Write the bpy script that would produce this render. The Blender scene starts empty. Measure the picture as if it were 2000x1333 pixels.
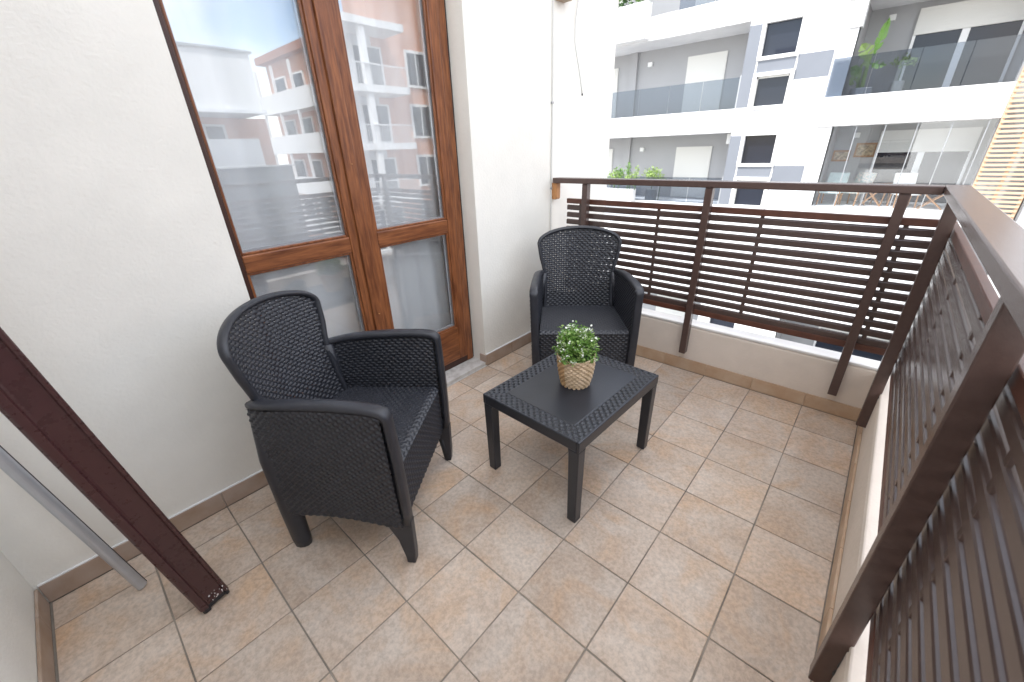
import bpy, bmesh, math, random
import numpy as np
from mathutils import Matrix, Vector
random.seed(7); rng = np.random.default_rng(7)
sc = bpy.context.scene
COL = sc.collection
R_ = math.radians

# ------------------------------------------------------------------ camera, sky, sun, exposure
cam = bpy.data.cameras.new('camera'); camo = bpy.data.objects.new('camera', cam); COL.objects.link(camo)
RIGHT = Vector((0.660811, -0.749914, -0.030959)); DOWN = Vector((-0.340832, -0.263074, -0.902566)); FWD = Vector((0.668702, 0.606977, -0.429437))
M = Matrix((RIGHT, -DOWN, -FWD)).transposed().to_4x4()
M.translation = Vector((-0.1014, -0.8134, 1.2885))
camo.matrix_world = M
cam.sensor_fit = 'HORIZONTAL'; cam.sensor_width = 36.0; cam.lens = 14.168
cam.clip_start = 0.02; cam.clip_end = 600
cam.dof.use_dof = True; cam.dof.focus_distance = 1.9; cam.dof.aperture_fstop = 4.0
sc.camera = camo

SUN_TO = Vector((-0.62, 0.56, 0)).normalized(); SUN_EL = R_(58)
SUN_DIR = Vector((SUN_TO.x*math.cos(SUN_EL), SUN_TO.y*math.cos(SUN_EL), math.sin(SUN_EL)))
sl = bpy.data.lights.new('sun', 'SUN'); sl.energy = 2.05; sl.angle = R_(0.53); sl.color = (1.0, 0.965, 0.91)
so = bpy.data.objects.new('sun', sl); COL.objects.link(so)
so.rotation_euler = SUN_DIR.to_track_quat('Z', 'Y').to_euler(); so.location = (0, 0, 30)

w = bpy.data.worlds.new('World'); sc.world = w; w.use_nodes = True
nt = w.node_tree; nt.nodes.clear()
wo = nt.nodes.new('ShaderNodeOutputWorld'); bg = nt.nodes.new('ShaderNodeBackground'); bg.inputs[1].default_value = 0.15
sky = nt.nodes.new('ShaderNodeTexSky'); sky.sky_type = 'NISHITA'; sky.sun_disc = False
sky.sun_elevation = SUN_EL; sky.sun_rotation = math.atan2(SUN_TO.x, SUN_TO.y)
sky.air_density = 1.0; sky.dust_density = 1.2; sky.ozone_density = 1.0
tc = nt.nodes.new('ShaderNodeTexCoord'); nz = nt.nodes.new('ShaderNodeTexNoise')
nz.inputs['Scale'].default_value = 2.6; nz.inputs['Detail'].default_value = 7; nz.inputs['Roughness'].default_value = 0.58
cr = nt.nodes.new('ShaderNodeValToRGB'); cr.color_ramp.elements[0].position = 0.37; cr.color_ramp.elements[1].position = 0.63
mx = nt.nodes.new('ShaderNodeMix'); mx.data_type = 'RGBA'
mx.inputs['B'].default_value = (7.3, 7.2, 7.1, 1)
mp_ = nt.nodes.new('ShaderNodeMapping'); mp_.inputs['Location'].default_value = (1.7, 4.2, .6)
nt.links.new(tc.outputs['Generated'], mp_.inputs['Vector']); nt.links.new(mp_.outputs[0], nz.inputs['Vector']); nt.links.new(nz.outputs['Fac'], cr.inputs['Fac'])
nt.links.new(cr.outputs['Color'], mx.inputs['Factor']); nt.links.new(sky.outputs['Color'], mx.inputs['A'])
nt.links.new(mx.outputs['Result'], bg.inputs['Color']); nt.links.new(bg.outputs[0], wo.inputs[0])

sc.view_settings.view_transform = 'Standard'; sc.view_settings.look = 'None'
sc.view_settings.gamma = 1.0; sc.view_settings.use_curve_mapping = False
sc.view_settings.exposure = 1.8
sc.render.engine = 'CYCLES'
sc.cycles.max_bounces = 10; sc.cycles.transparent_max_bounces = 24; sc.cycles.diffuse_bounces = 5
sc.cycles.sample_clamp_indirect = 8.0

# ------------------------------------------------------------------ materials
MATS = {}
def mat(name, col, rough=0.6, var=0.0, vscale=8.0, bump=0.0, bscale=60.0, col2=None, metal=0.0, spec=0.5, grain=None, rnd=0.0, det=5.0, lo=0.35, hi=0.65, rvar=0.0):
    m = bpy.data.materials.new(name); m.use_nodes = True; n = m.node_tree.nodes; L = m.node_tree.links
    b = n['Principled BSDF']; b.inputs['Roughness'].default_value = rough; b.inputs['Metallic'].default_value = metal
    b.inputs['Specular IOR Level'].default_value = spec
    t = n.new('ShaderNodeTexCoord'); mp = n.new('ShaderNodeMapping'); L.new(t.outputs['Object'], mp.inputs['Vector'])
    if grain: mp.inputs['Scale'].default_value = grain
    vec = mp.outputs['Vector']
    if rnd:
        oi = n.new('ShaderNodeObjectInfo'); ml = n.new('ShaderNodeMath'); ml.operation = 'MULTIPLY'; ml.inputs[1].default_value = 37.0
        L.new(oi.outputs['Random'], ml.inputs[0]); va = n.new('ShaderNodeVectorMath'); va.operation = 'ADD'
        L.new(vec, va.inputs[0]); L.new(ml.outputs[0], va.inputs[1]); vec = va.outputs[0]
    c1 = (*col, 1)
    c2 = (*(col2 if col2 else tuple(max(0, c*(1-var)) for c in col)), 1)
    if var or col2:
        z = n.new('ShaderNodeTexNoise'); z.inputs['Scale'].default_value = vscale; z.inputs['Detail'].default_value = det; z.inputs['Roughness'].default_value = 0.6
        L.new(vec, z.inputs['Vector'])
        r = n.new('ShaderNodeValToRGB'); r.color_ramp.elements[0].position = lo; r.color_ramp.elements[1].position = hi
        r.color_ramp.elements[0].color = c2; r.color_ramp.elements[1].color = c1
        L.new(z.outputs['Fac'], r.inputs['Fac']); L.new(r.outputs['Color'], b.inputs['Base Color'])
        if rvar:
            rm = n.new('ShaderNodeMapRange'); rm.inputs['To Min'].default_value = rough-rvar; rm.inputs['To Max'].default_value = rough+rvar
            L.new(z.outputs['Fac'], rm.inputs['Value']); L.new(rm.outputs[0], b.inputs['Roughness'])
    else: b.inputs['Base Color'].default_value = c1
    if bump:
        z2 = n.new('ShaderNodeTexNoise'); z2.inputs['Scale'].default_value = bscale; z2.inputs['Detail'].default_value = 4
        L.new(t.outputs['Object'], z2.inputs['Vector'])
        bp = n.new('ShaderNodeBump'); bp.inputs['Strength'].default_value = bump; bp.inputs['Distance'].default_value = 0.004
        L.new(z2.outputs['Fac'], bp.inputs['Height']); L.new(bp.outputs[0], b.inputs['Normal'])
    MATS[name] = m; return m

def glass(name, tint, ior=1.6, wav=0.0, rough=0.0):
    m = bpy.data.materials.new(name); m.use_nodes = True; n = m.node_tree.nodes; L = m.node_tree.links
    n.remove(n['Principled BSDF']); o = n['Material Output']
    tr = n.new('ShaderNodeBsdfTransparent'); tr.inputs[0].default_value = (*tint, 1)
    gl = n.new('ShaderNodeBsdfGlossy'); gl.inputs['Roughness'].default_value = rough; gl.inputs['Color'].default_value = (.97, .98, .98, 1)
    fr = n.new('ShaderNodeFresnel'); ge = n.new('ShaderNodeNewGeometry'); im = n.new('ShaderNodeMapRange')   # same reflectance from either side of the pane
    im.inputs['To Min'].default_value = ior; im.inputs['To Max'].default_value = 1/ior
    L.new(ge.outputs['Backfacing'], im.inputs['Value']); L.new(im.outputs[0], fr.inputs[0])
    mi = n.new('ShaderNodeMixShader'); L.new(fr.outputs[0], mi.inputs[0]); L.new(tr.outputs[0], mi.inputs[1]); L.new(gl.outputs[0], mi.inputs[2])
    if wav:
        t = n.new('ShaderNodeTexCoord'); z = n.new('ShaderNodeTexNoise'); z.inputs['Scale'].default_value = 3.5; z.inputs['Detail'].default_value = 1
        L.new(t.outputs['Object'], z.inputs['Vector']); bp = n.new('ShaderNodeBump'); bp.inputs['Strength'].default_value = wav; bp.inputs['Distance'].default_value = .01
        L.new(z.outputs['Fac'], bp.inputs['Height']); L.new(bp.outputs[0], gl.inputs['Normal'])
    L.new(mi.outputs[0], o.inputs[0]); MATS[name] = m; return m

def translucent(name, col, tf):
    m = bpy.data.materials.new(name); m.use_nodes = True; n = m.node_tree.nodes; L = m.node_tree.links
    n.remove(n['Principled BSDF']); o = n['Material Output']
    d = n.new('ShaderNodeBsdfDiffuse'); d.inputs[0].default_value = (*col, 1)
    t = n.new('ShaderNodeBsdfTranslucent'); t.inputs[0].default_value = (*col, 1)
    p = n.new('ShaderNodeBsdfTransparent')
    a = n.new('ShaderNodeMixShader'); a.inputs[0].default_value = .12; L.new(d.outputs[0], a.inputs[1]); L.new(t.outputs[0], a.inputs[2])
    b = n.new('ShaderNodeMixShader'); b.inputs[0].default_value = tf; L.new(a.outputs[0], b.inputs[1]); L.new(p.outputs[0], b.inputs[2])
    L.new(b.outputs[0], o.inputs[0]); MATS[name] = m; return m

plaster = mat('plaster', (.835, .815, .75), .85, var=.09, vscale=2.2, bump=.36, bscale=95)
plaster2 = mat('plaster_parapet', (.72, .635, .55), .85, var=.12, vscale=3.0, bump=.4, bscale=80)
stone_cap = mat('parapet_cap', (.74, .72, .69), .7, var=.1, vscale=6)
grout = mat('grout', (.31, .27, .225), .9, var=.5, vscale=5)
marble = mat('marble', (.58, .56, .53), .45, vscale=26, col2=(.40, .37, .34), bump=.2, bscale=120, lo=.3, hi=.55)
brownmetal = mat('brown_metal', (.088, .054, .046), .25, var=.10, vscale=60, bump=.10, bscale=420, rvar=.02)
slatmetal = mat('slat_metal', (.082, .054, .047), .24, var=.12, vscale=40, bump=.08, bscale=400, rvar=.03)
barmetal = mat('panel_bar', (.115, .042, .026), .42, var=.25, vscale=20, bump=.1, bscale=300)
polebrown = mat('pole_brown', (.060, .024, .024), .28, var=.15, vscale=40, rvar=.04)
aluminium = mat('aluminium', (.55, .57, .60), .38, metal=.55, var=.1, vscale=10)
blackrub = mat('black_rubber', (.016, .017, .02), .6)
rattan = mat('rattan_plastic', (.027, .029, .037), .38, var=.22, vscale=18, bump=.10, bscale=500)
tabletop_m = mat('table_plastic', (.026, .029, .037), .30, var=.2, vscale=9, bump=.12, bscale=420, rvar=.05)
wood = mat('door_wood', (.285, .102, .036), .34, vscale=9, col2=(.12, .037, .014), grain=(9, 9, .8), rnd=1, det=7, bump=.05, bscale=90, rvar=.05)
woodh = mat('door_wood_across', (.285, .102, .036), .34, vscale=9, col2=(.12, .037, .014), grain=(.8, 9, 9), rnd=1, det=7, bump=.05, bscale=90, rvar=.05)
darkwood = mat('dark_wood', (.055, .020, .012), .4, var=.3, vscale=9, grain=(9, 9, .8))  # door sill; also the shade painted onto the left leaf's outer stile
rawwood = mat('raw_wood', (.55, .26, .10), .6, var=.3, vscale=12, grain=(6, 6, 1))
seagrass = mat('seagrass', (.60, .39, .20), .75, vscale=16, col2=(.42, .25, .12), bump=.3, bscale=300)
seagrass2 = mat('seagrass_pale', (.66, .50, .34), .75, vscale=30, col2=(.5, .36, .22), bump=.3, bscale=300)
leafA = mat('leaf_green', (.16, .33, .05), .5, var=.4, vscale=60)
leafB = mat('leaf_light', (.32, .46, .13), .5, var=.35, vscale=60)
leafC = mat('leaf_dark', (.045, .12, .022), .5, var=.4, vscale=40)
bloom = mat('blossom', (.78, .82, .70), .6)
soil = mat('soil', (.03, .025, .02), .9)
white_pvc = mat('white_cable', (.62, .61, .58), .5)
doorglass = glass('door_glass', (.985, .99, .99), ior=1.72, wav=.02)
balglass = glass('balustrade_glass', (.60, .635, .68), ior=1.5)
verglass = glass('veranda_glass', (.96, .975, .985), ior=1.7)
curtain_m = translucent('curtain', (.93, .94, .96), .06)
facwhite = mat('facade_white', (.80, .80, .80), .85, var=.10, vscale=1.1, bump=.1, bscale=40, grain=(1, 1, .25))
facoff = mat('facade_offwhite', (.74, .755, .78), .85, var=.03, vscale=.8)
facgrey = mat('facade_grey', (.40, .40, .405), .85, var=.05, vscale=.8)
facblue = mat('facade_bluegrey', (.19, .205, .232), .85, var=.05, vscale=.8)
winframe = mat('window_white', (.80, .80, .79), .5)
winglass = mat('window_glass', (.018, .022, .034), .05, spec=.35)
shutter_m = mat('roller_shutter', (.72, .71, .67), .6)
slatwood = mat('screen_wood', (.66, .47, .31), .6, var=.25, vscale=6, grain=(3, .6, 6), rnd=1)
orange = mat('orange_render', (.62, .33, .225), .9, var=.12, vscale=.7)
rooftile = mat('roof_red', (.38, .15, .09), .85, var=.3, vscale=5)
darkclad = mat('dark_cladding', (.075, .078, .085), .7, var=.2, vscale=1)
asphalt = mat('asphalt', (.055, .055, .056), .9, var=.25, vscale=2)
paving = mat('paving', (.30, .29, .28), .85, var=.15, vscale=1.5)
roomwall = mat('room_wall', (.45, .43, .40), .9)
teak = mat('teak', (.42, .22, .10), .6, var=.3, vscale=8)
cloth = mat('cloth_pale', (.55, .64, .62), .9, var=.15, vscale=10)
cloth2 = mat('cloth_pattern', (.62, .50, .42), .9, vscale=26, col2=(.18, .30, .32))
paint_art = mat('picture_paint', (.62, .48, .30), .7, vscale=14, col2=(.22, .17, .12))
greymetal = mat('grey_metal', (.4, .41, .42), .4, metal=.6)
lampw = mat('lamp_white', (.82, .82, .80), .4)
potgrey = mat('pot_grey', (.35, .35, .35), .8)

def tile_mat():
    m = bpy.data.materials.new('floor_tile'); m.use_nodes = True; n = m.node_tree.nodes; L = m.node_tree.links; b = n['Principled BSDF']
    t = n.new('ShaderNodeTexCoord'); oi = n.new('ShaderNodeObjectInfo')
    ml = n.new('ShaderNodeMath'); ml.operation = 'MULTIPLY'; ml.inputs[1].default_value = 91.0; L.new(oi.outputs['Random'], ml.inputs[0])
    va = n.new('ShaderNodeVectorMath'); va.operation = 'ADD'; L.new(t.outputs['Object'], va.inputs[0]); L.new(ml.outputs[0], va.inputs[1])
    def noise(s, d, dist=0.0, rough=.6):
        z = n.new('ShaderNodeTexNoise'); z.inputs['Scale'].default_value = s; z.inputs['Detail'].default_value = d; z.inputs['Distortion'].default_value = dist; z.inputs['Roughness'].default_value = rough
        L.new(va.outputs[0], z.inputs['Vector']); return z
    def ramp(src, p0, c0, p1, c1):
        r = n.new('ShaderNodeValToRGB'); e = r.color_ramp.elements; e[0].position = p0; e[1].position = p1; e[0].color = (*c0, 1); e[1].color = (*c1, 1)
        L.new(src, r.inputs['Fac']); return r
    def mixc(fac, a, bb, mode='MIX'):
        x = n.new('ShaderNodeMix'); x.data_type = 'RGBA'; x.blend_type = mode
        if hasattr(fac, 'links') or not isinstance(fac, (int, float)): L.new(fac, x.inputs['Factor'])
        else: x.inputs['Factor'].default_value = fac
        L.new(a, x.inputs['A']); L.new(bb, x.inputs['B']); return x.outputs['Result']
    base = ramp(noise(5.5, 4, .6).outputs['Fac'], .36, (.495, .38, .29), .64, (.59, .50, .42))
    orange_ = ramp(noise(4.2, 5, 1.2).outputs['Fac'], .47, (0, 0, 0), .80, (1, 1, 1))
    oc = n.new('ShaderNodeRGB'); oc.outputs[0].default_value = (.56, .365, .22, 1)
    c = mixc(orange_.outputs['Color'], base.outputs['Color'], oc.outputs[0])
    fleck = ramp(noise(75, 3, 0, .7).outputs['Fac'], .35, (.80, .80, .80), .62, (1.06, 1.06, 1.06))
    c = mixc(1.0, c, fleck.outputs['Color'], 'MULTIPLY')
    tone = n.new('ShaderNodeMapRange'); tone.inputs['To Min'].default_value = .90; tone.inputs['To Max'].default_value = 1.08; L.new(oi.outputs['Random'], tone.inputs['Value'])
    vm = n.new('ShaderNodeVectorMath'); vm.operation = 'SCALE'; L.new(c, vm.inputs[0]); L.new(tone.outputs[0], vm.inputs['Scale'])
    L.new(vm.outputs[0], b.inputs['Base Color'])
    rr = n.new('ShaderNodeMapRange'); rr.inputs['To Min'].default_value = .36; rr.inputs['To Max'].default_value = .62; L.new(noise(9, 4).outputs['Fac'], rr.inputs['Value']); L.new(rr.outputs[0], b.inputs['Roughness'])
    bp = n.new('ShaderNodeBump'); bp.inputs['Strength'].default_value = .16; bp.inputs['Distance'].default_value = .003; L.new(noise(42, 5, 0, .65).outputs['Fac'], bp.inputs['Height']); L.new(bp.outputs[0], b.inputs['Normal'])
    return m
tile_m = tile_mat()
skirt_p = mat('skirting_parapet', (.52, .385, .27), .5, vscale=7, col2=(.44, .29, .18), rnd=1, bump=.1, bscale=60)
skirt_m = mat('skirting', (.42, .33, .27), .5, vscale=7, col2=(.34, .24, .17), rnd=1, bump=.1, bscale=60)

# ------------------------------------------------------------------ mesh helpers
class MB:
    def __init__(s): s.v = []; s.f = []
    def box(s, x0, x1, y0, y1, z0, z1):
        if x0 > x1: x0, x1 = x1, x0
        if y0 > y1: y0, y1 = y1, y0
        if z0 > z1: z0, z1 = z1, z0
        k = len(s.v)
        s.v += [(x0, y0, z0), (x1, y0, z0), (x1, y1, z0), (x0, y1, z0), (x0, y0, z1), (x1, y0, z1), (x1, y1, z1), (x0, y1, z1)]
        s.f += [tuple(k+i for i in q) for q in ((0, 3, 2, 1), (4, 5, 6, 7), (0, 1, 5, 4), (1, 2, 6, 5), (2, 3, 7, 6), (3, 0, 4, 7))]
        return s
    def prism(s, pts, axis, a, b):
        """polygon of 2-D pts extruded along an axis ('x','y','z') from a to b"""
        k = len(s.v); n = len(pts)
        def P(p, h): return {'x': (h, p[0], p[1]), 'y': (p[0], h, p[1]), 'z': (p[0], p[1], h)}[axis]
        s.v += [P(p, a) for p in pts] + [P(p, b) for p in pts]
        s.f += [tuple(k+i for i in range(n))[::-1], tuple(k+n+i for i in range(n))]
        s.f += [(k+i, k+(i+1) % n, k+n+(i+1) % n, k+n+i) for i in range(n)]
        return s
    def tube(s, pts, r, n=10, cap=True, squash=None):
        pts = [Vector(p) for p in pts]; k0 = len(s.v); m = len(pts)
        rs = r if isinstance(r, (list, tuple)) else [r]*m
        up = None
        for i, p in enumerate(pts):
            t = (pts[min(i+1, m-1)]-pts[max(i-1, 0)]).normalized()
            if up is None: up = t.orthogonal().normalized()
            up = (up-t*up.dot(t)).normalized(); sd = t.cross(up)
            for q in range(n):
                a = 2*math.pi*q/n; s.v.append(tuple(p+(up*math.cos(a)+sd*math.sin(a))*rs[i]))
        for i in range(m-1):
            for q in range(n):
                a = k0+i*n+q; b = k0+i*n+(q+1) % n; s.f.append((a, b, b+n, a+n))
        if cap:
            s.f.append(tuple(k0+q for q in range(n))[::-1]); s.f.append(tuple(k0+(m-1)*n+q for q in range(n)))
        return s
    def sweep(s, pts, prof, side, cap=True, scales=None):
        """profile [(a,b)] swept along pts; a is measured along `side`, b along tangent x side"""
        pts = [Vector(p) for p in pts]; k0 = len(s.v); m = len(pts); n = len(prof)
        for i, p in enumerate(pts):
            t = (pts[min(i+1, m-1)]-pts[max(i-1, 0)]).normalized()
            sv = side[i] if isinstance(side, list) else side
            sd = (Vector(sv)-t*Vector(sv).dot(t)).normalized(); nn = t.cross(sd); c = scales[i] if scales else 1
            for a, b in prof: s.v.append(tuple(p+sd*a*c+nn*b*c))
        for i in range(m-1):
            for q in range(n):
                a = k0+i*n+q; b = k0+i*n+(q+1) % n; s.f.append((a, b, b+n, a+n))
        if cap:
            s.f.append(tuple(k0+q for q in range(n))[::-1]); s.f.append(tuple(k0+(m-1)*n+q for q in range(n)))
        return s
    def mesh(s, name, smooth=False, fix=True):
        me = bpy.data.meshes.new(name); me.from_pydata(s.v, [], s.f)
        if fix:
            bm = bmesh.new(); bm.from_mesh(me); bmesh.ops.recalc_face_normals(bm, faces=bm.faces); bm.to_mesh(me); bm.free()
        if smooth: me.shade_smooth()
        me.update(); return me
    def build(s, name, m, parent=None, bevel=0, smooth=False, seg=2):
        return link(name, s.mesh(name, smooth), m, parent, bevel, seg)

def link(name, me, m, parent=None, bevel=0, seg=2):
    o = bpy.data.objects.new(name, me); COL.objects.link(o)
    if m is not None and not me.materials: me.materials.append(m)
    if parent is not None: o.parent = parent
    if bevel:
        b = o.modifiers.new('bevel', 'BEVEL'); b.width = bevel; b.segments = seg; b.limit_method = 'ANGLE'; b.angle_limit = R_(40)
    return o
def empty(name, loc=(0, 0, 0), rz=0):
    o = bpy.data.objects.new(name, None); COL.objects.link(o); o.location = loc; o.rotation_euler = (0, 0, rz); o.empty_display_size = .1; return o
def tag(o, label=None, cat=None, group=None, kind=None):
    if label: o['label'] = label
    if cat: o['category'] = cat
    if group: o['group'] = group
    if kind: o['kind'] = kind
    return o
def copy_tree(o, parent=None):
    c = o.copy(); COL.objects.link(c); c.parent = parent
    for ch in [x for x in bpy.data.objects if x.parent == o]: copy_tree(ch, c)
    return c
def bx(name, m, parent, *b, bevel=0): return MB().box(*b).build(name, m, parent, bevel)

def grid_mesh(name, P, keep=None, smooth=True):
    """numpy grid P[nt,ns,3] to a mesh, keep[nt-1,ns-1] selects faces"""
    nt_, ns_ = P.shape[:2]; idx = np.arange(nt_*ns_).reshape(nt_, ns_)
    q = np.stack([idx[:-1, :-1], idx[:-1, 1:], idx[1:, 1:], idx[1:, :-1]], -1)
    if keep is not None: q = q[keep]
    q = q.reshape(-1, 4)
    used, inv = np.unique(q, return_inverse=True); V = P.reshape(-1, 3)[used]; q = inv.reshape(-1, 4)
    me = bpy.data.meshes.new(name); me.vertices.add(len(V)); me.vertices.foreach_set('co', V.astype(np.float32).ravel())
    me.loops.add(q.size); me.loops.foreach_set('vertex_index', q.ravel().astype(np.int32))
    me.polygons.add(len(q)); me.polygons.foreach_set('loop_start', (np.arange(len(q))*4).astype(np.int32))
    me.update(calc_edges=True); me.validate()
    if smooth: me.shade_smooth()
    return me
def weave(S_, T_, pu, pv):
    r = np.floor(T_/pv); fv = T_/pv-r; a = np.cos(2*np.pi*(S_/pu+.5*(r % 2)))
    p = np.sqrt(np.clip(1-(2*fv-1)**2, 0, 1))
    return p**.6*(.08+.92*np.clip(.72+.95*a, 0, 1)**.6), a, fv
def weave_surface(name, fn, ls, lt, pu, pv, amp, mask=None, holes=False, nsu=8, nsv=5, flip=1):
    ns = max(2, int(ls/pu*nsu)); n_t = max(2, int(lt/pv*nsv))
    s = np.linspace(0, ls, ns+1); t = np.linspace(0, lt, n_t+1); S_, T_ = np.meshgrid(s, t)
    P = fn(S_, T_)
    dS = np.gradient(P, axis=1); dT = np.gradient(P, axis=0); N = np.cross(dS, dT); N /= np.linalg.norm(N, axis=2, keepdims=True)+1e-12
    h, a, fv = weave(S_, T_, pu, pv)
    P2 = P+flip*N*(amp*h)[..., None]
    Sc = .25*(S_[:-1, :-1]+S_[1:, :-1]+S_[:-1, 1:]+S_[1:, 1:]); Tc = .25*(T_[:-1, :-1]+T_[1:, :-1]+T_[:-1, 1:]+T_[1:, 1:])
    keep = np.ones(Sc.shape, bool)
    if holes:
        _, ac, fc = weave(Sc, Tc, pu, pv); keep &= ~((fc > .84) & (ac < -.62))
    if mask is not None: keep &= mask(Sc, Tc)
    if flip < 0: P2 = P2[:, ::-1]; keep = keep[:, ::-1]
    return grid_mesh(name, P2, keep)

# ------------------------------------------------------------------ the setting: floor, ground, own house
T = .253; X0, X1, Y0, Y1 = -.509, 2.255, -.996, .888
fl = bx('floor', grout, None, -.52, 2.37, -1.10, .90, -.22, -.0026); tag(fl, kind='structure')
def tile_mesh(dx, dy): return MB().box(-dx/2, dx/2, -dy/2, dy/2, -.010, 0).mesh('tile')
full = tile_mesh(T-.0042, T-.0042)
G = .0021
for j in range(-3, 9):
    for i in range(-4, 4):
        xa, xb = max(j*T, X0), min((j+1)*T, X1); yb, ya = min(-i*T, Y1), max(-(i+1)*T, Y0)
        if xb-xa < .02 or yb-ya < .02: continue
        isf = abs(xb-xa-T) < 1e-4 and abs(yb-ya-T) < 1e-4
        me = full if isf else tile_mesh(xb-xa-2*G, yb-ya-2*G)
        o = link('tile', me, tile_m, fl, bevel=.0016, seg=2)
        o.location = ((xa+xb)/2+random.uniform(-.0006, .0006), (ya+yb)/2+random.uniform(-.0006, .0006), random.uniform(-.0005, .0004))
        o.rotation_euler = (0, 0, random.uniform(-.0015, .0015)+random.choice((0, math.pi/2, math.pi, -math.pi/2)) if isf else 0)

GZ = -6.9
gr = bx('ground', paving, None, -80, 120, -140, 120, GZ-.5, GZ); tag(gr, kind='structure')
rd = bx('road', asphalt, None, 5.5, 12.0, -120, 100, GZ+.004, GZ+.008); tag(rd, kind='structure')

# own house: wall with door opening
DX0, DX1, DZ = .318, 1.520, 2.20
WY = .898
hw = empty('house_wall', (0, WY, GZ)); tag(hw, 'textured white plaster house wall with the wooden double door in it', 'wall')
def hwp(*b): 
    o = MB().box(*b).build('wall', plaster, hw); o.location = -Vector((0, WY, GZ)); return o
hm = MB(); hm.box(-6, DX0, WY, 1.30, GZ, 5.6).box(DX1, 2.97, WY, 1.30, GZ, 5.6).box(DX0, DX1, WY, 1.30, DZ, 5.6).box(DX0, DX1, WY, 1.30, GZ, -.001)
hb = hm.build('wall', plaster, hw); hb.location = -Vector((0, WY, GZ))
rf = MB().box(-6.4, 3.4, .45, 6, 5.6, 5.8).build('eave', facwhite, hw); rf.location = -Vector((0, WY, GZ))
body = MB().box(-6, 2.97, 4.6, 5.0, GZ, 5.6).box(2.67, 2.97, 1.30, 4.6, GZ, 5.6).box(-6, -5.7, 1.30, 4.6, GZ, 5.6).build('rear_wall', facwhite, hw); body.location = -Vector((0, WY, GZ))
room = MB().box(-1.6, 2.67, 1.30, 4.6, -.25, .0).box(-1.6, 2.67, 1.30, 4.6, 2.5, 2.7).box(-1.8, -1.6, 1.30, 4.6, -.25, 2.7).build('room', roomwall, None); tag(room, kind='structure')
# skirting of the house wall (tile strips)
HK = .076
def skirt(parent, off, x0, x1, y0, y1, bev=.002, m=None):
    o = MB().box(-(x1-x0)/2+.0008, (x1-x0)/2-.0008, -(y1-y0)/2+.0004, (y1-y0)/2-.0004, 0, HK).build('skirting_tile', m or skirt_m, parent, bev)
    o.location = Vector(((x0+x1)/2, (y0+y1)/2, 0))-off; return o
off = Vector((0, WY, GZ))
xs = [-.509]+[k*T for k in range(-1, 2)]+[DX0-.001]
for a, b in zip(xs[:-1], xs[1:]): skirt(hw, off, a, b, .888, WY)
xs = [DX1+.002]+[k*T for k in range(7, 9)]+[2.262]
for a, b in zip(xs[:-1], xs[1:]): skirt(hw, off, a, b, .888, WY)
skirt(hw, off, DX1-.009, DX1+.0015, .888, .945)
# sealing bead above the skirting
bd = MB().box(-.509, DX0, .8895, WY, HK, HK+.006).box(DX1, 2.262, .8895, WY, HK, HK+.006).build('sealant_bead', facwhite, hw, .002); bd.location = -off

pt = empty('partition_wall', (-.6, 0, 0)); tag(pt, 'bluish white partition wall closing the balcony at the left edge', 'wall')
o = bx('wall', plaster, pt, -.10, .081, -1.10, WY-.001, -.22, 2.5); o.location = (0, 0, 0)
ys = [-.996]+[-k*T for k in range(3, -4, -1)]+[.887]
for a, b in zip(ys[:-1], ys[1:]):
    if b-a > .02: skirt(pt, Vector((-.6, 0, 0)), -.519, -.509, a, b)

# parapets
fp = empty('parapet', (2.31, 0, 0)); tag(fp, 'low beige rendered parapet under the far slatted railing', 'wall')
po = Vector((2.31, 0, 0))
o = MB().box(2.265, 2.36, -1.005, WY-.002, -.30, .285).build('wall', plaster2, fp, .008); o.location = -po
o = MB().box(2.2655, 2.365, -1.004, WY-.002, .286, .302).build('coping', stone_cap, fp, .005); o.location = -po
ys = [-.996]+[-k*T for k in range(3, -4, -1)]+[.887]
for a, b in zip(ys[:-1], ys[1:]):
    if b-a > .02: skirt(fp, po, 2.255, 2.265, a, b, m=skirt_p)
rp = empty('parapet', (1, -1.05, 0)); tag(rp, 'low beige rendered parapet under the right-hand railing beside the camera', 'wall')
po = Vector((1, -1.05, 0))
o = MB().box(-.52, 2.36, -1.10, -1.006, -.30, .285).build('wall', plaster2, rp, .008); o.location = -po
o = MB().box(-.52, 2.365, -1.105, -1.0065, .286, .302).build('coping', plaster2, rp, .005); o.location = -po
xs = [X0]+[k*T for k in range(-1, 9)]+[2.254]
for a, b in zip(xs[:-1], xs[1:]): 
    if b-a > .02: skirt(rp, po, a, b, -1.006, -.996, m=skirt_p)

# door threshold
th = MB().box(DX0, DX1, .893, 1.06, -.0005, .026).box(DX0, DX1, .885, .8925, -.0005, .004).build('door_threshold', marble, None, .003)
tag(th, 'worn speckled marble threshold below the wooden double door', 'threshold')

# ------------------------------------------------------------------ French door
dr = empty('french_door', (.92, 1.03, .026)); tag(dr, 'brown varnished wooden double door with glass panes', 'door')
do = Vector((.92, 1.03, .026))
def dpart(name, m, b, parent=None, bev=.004):
    c = Vector(((b[0]+b[1])/2, (b[2]+b[3])/2, (b[4]+b[5])/2))
    dx, dy, dz = (b[1]-b[0])/2, (b[3]-b[2])/2, (b[5]-b[4])/2
    o = MB().box(-dx, dx, -dy, dy, -dz, dz).build(name, m, parent or dr, bev)
    o.location = c-(do if parent is None else do+parent.location); return o
jy0, jy1 = .996, 1.075
dpart('jamb', wood, (1.457, 1.506, jy0+.006, jy1, .03, 2.19))
dpart('jamb', wood, (.285, .3175, jy0+.006, jy1, .03, 2.19)).hide_render = False
dpart('head', woodh, (.318, 1.506, jy0+.006, jy1, 2.13, 2.199))
dpart('sill', darkwood, (.318, 1.506, 1.006, jy1, .0265, .068))
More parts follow.
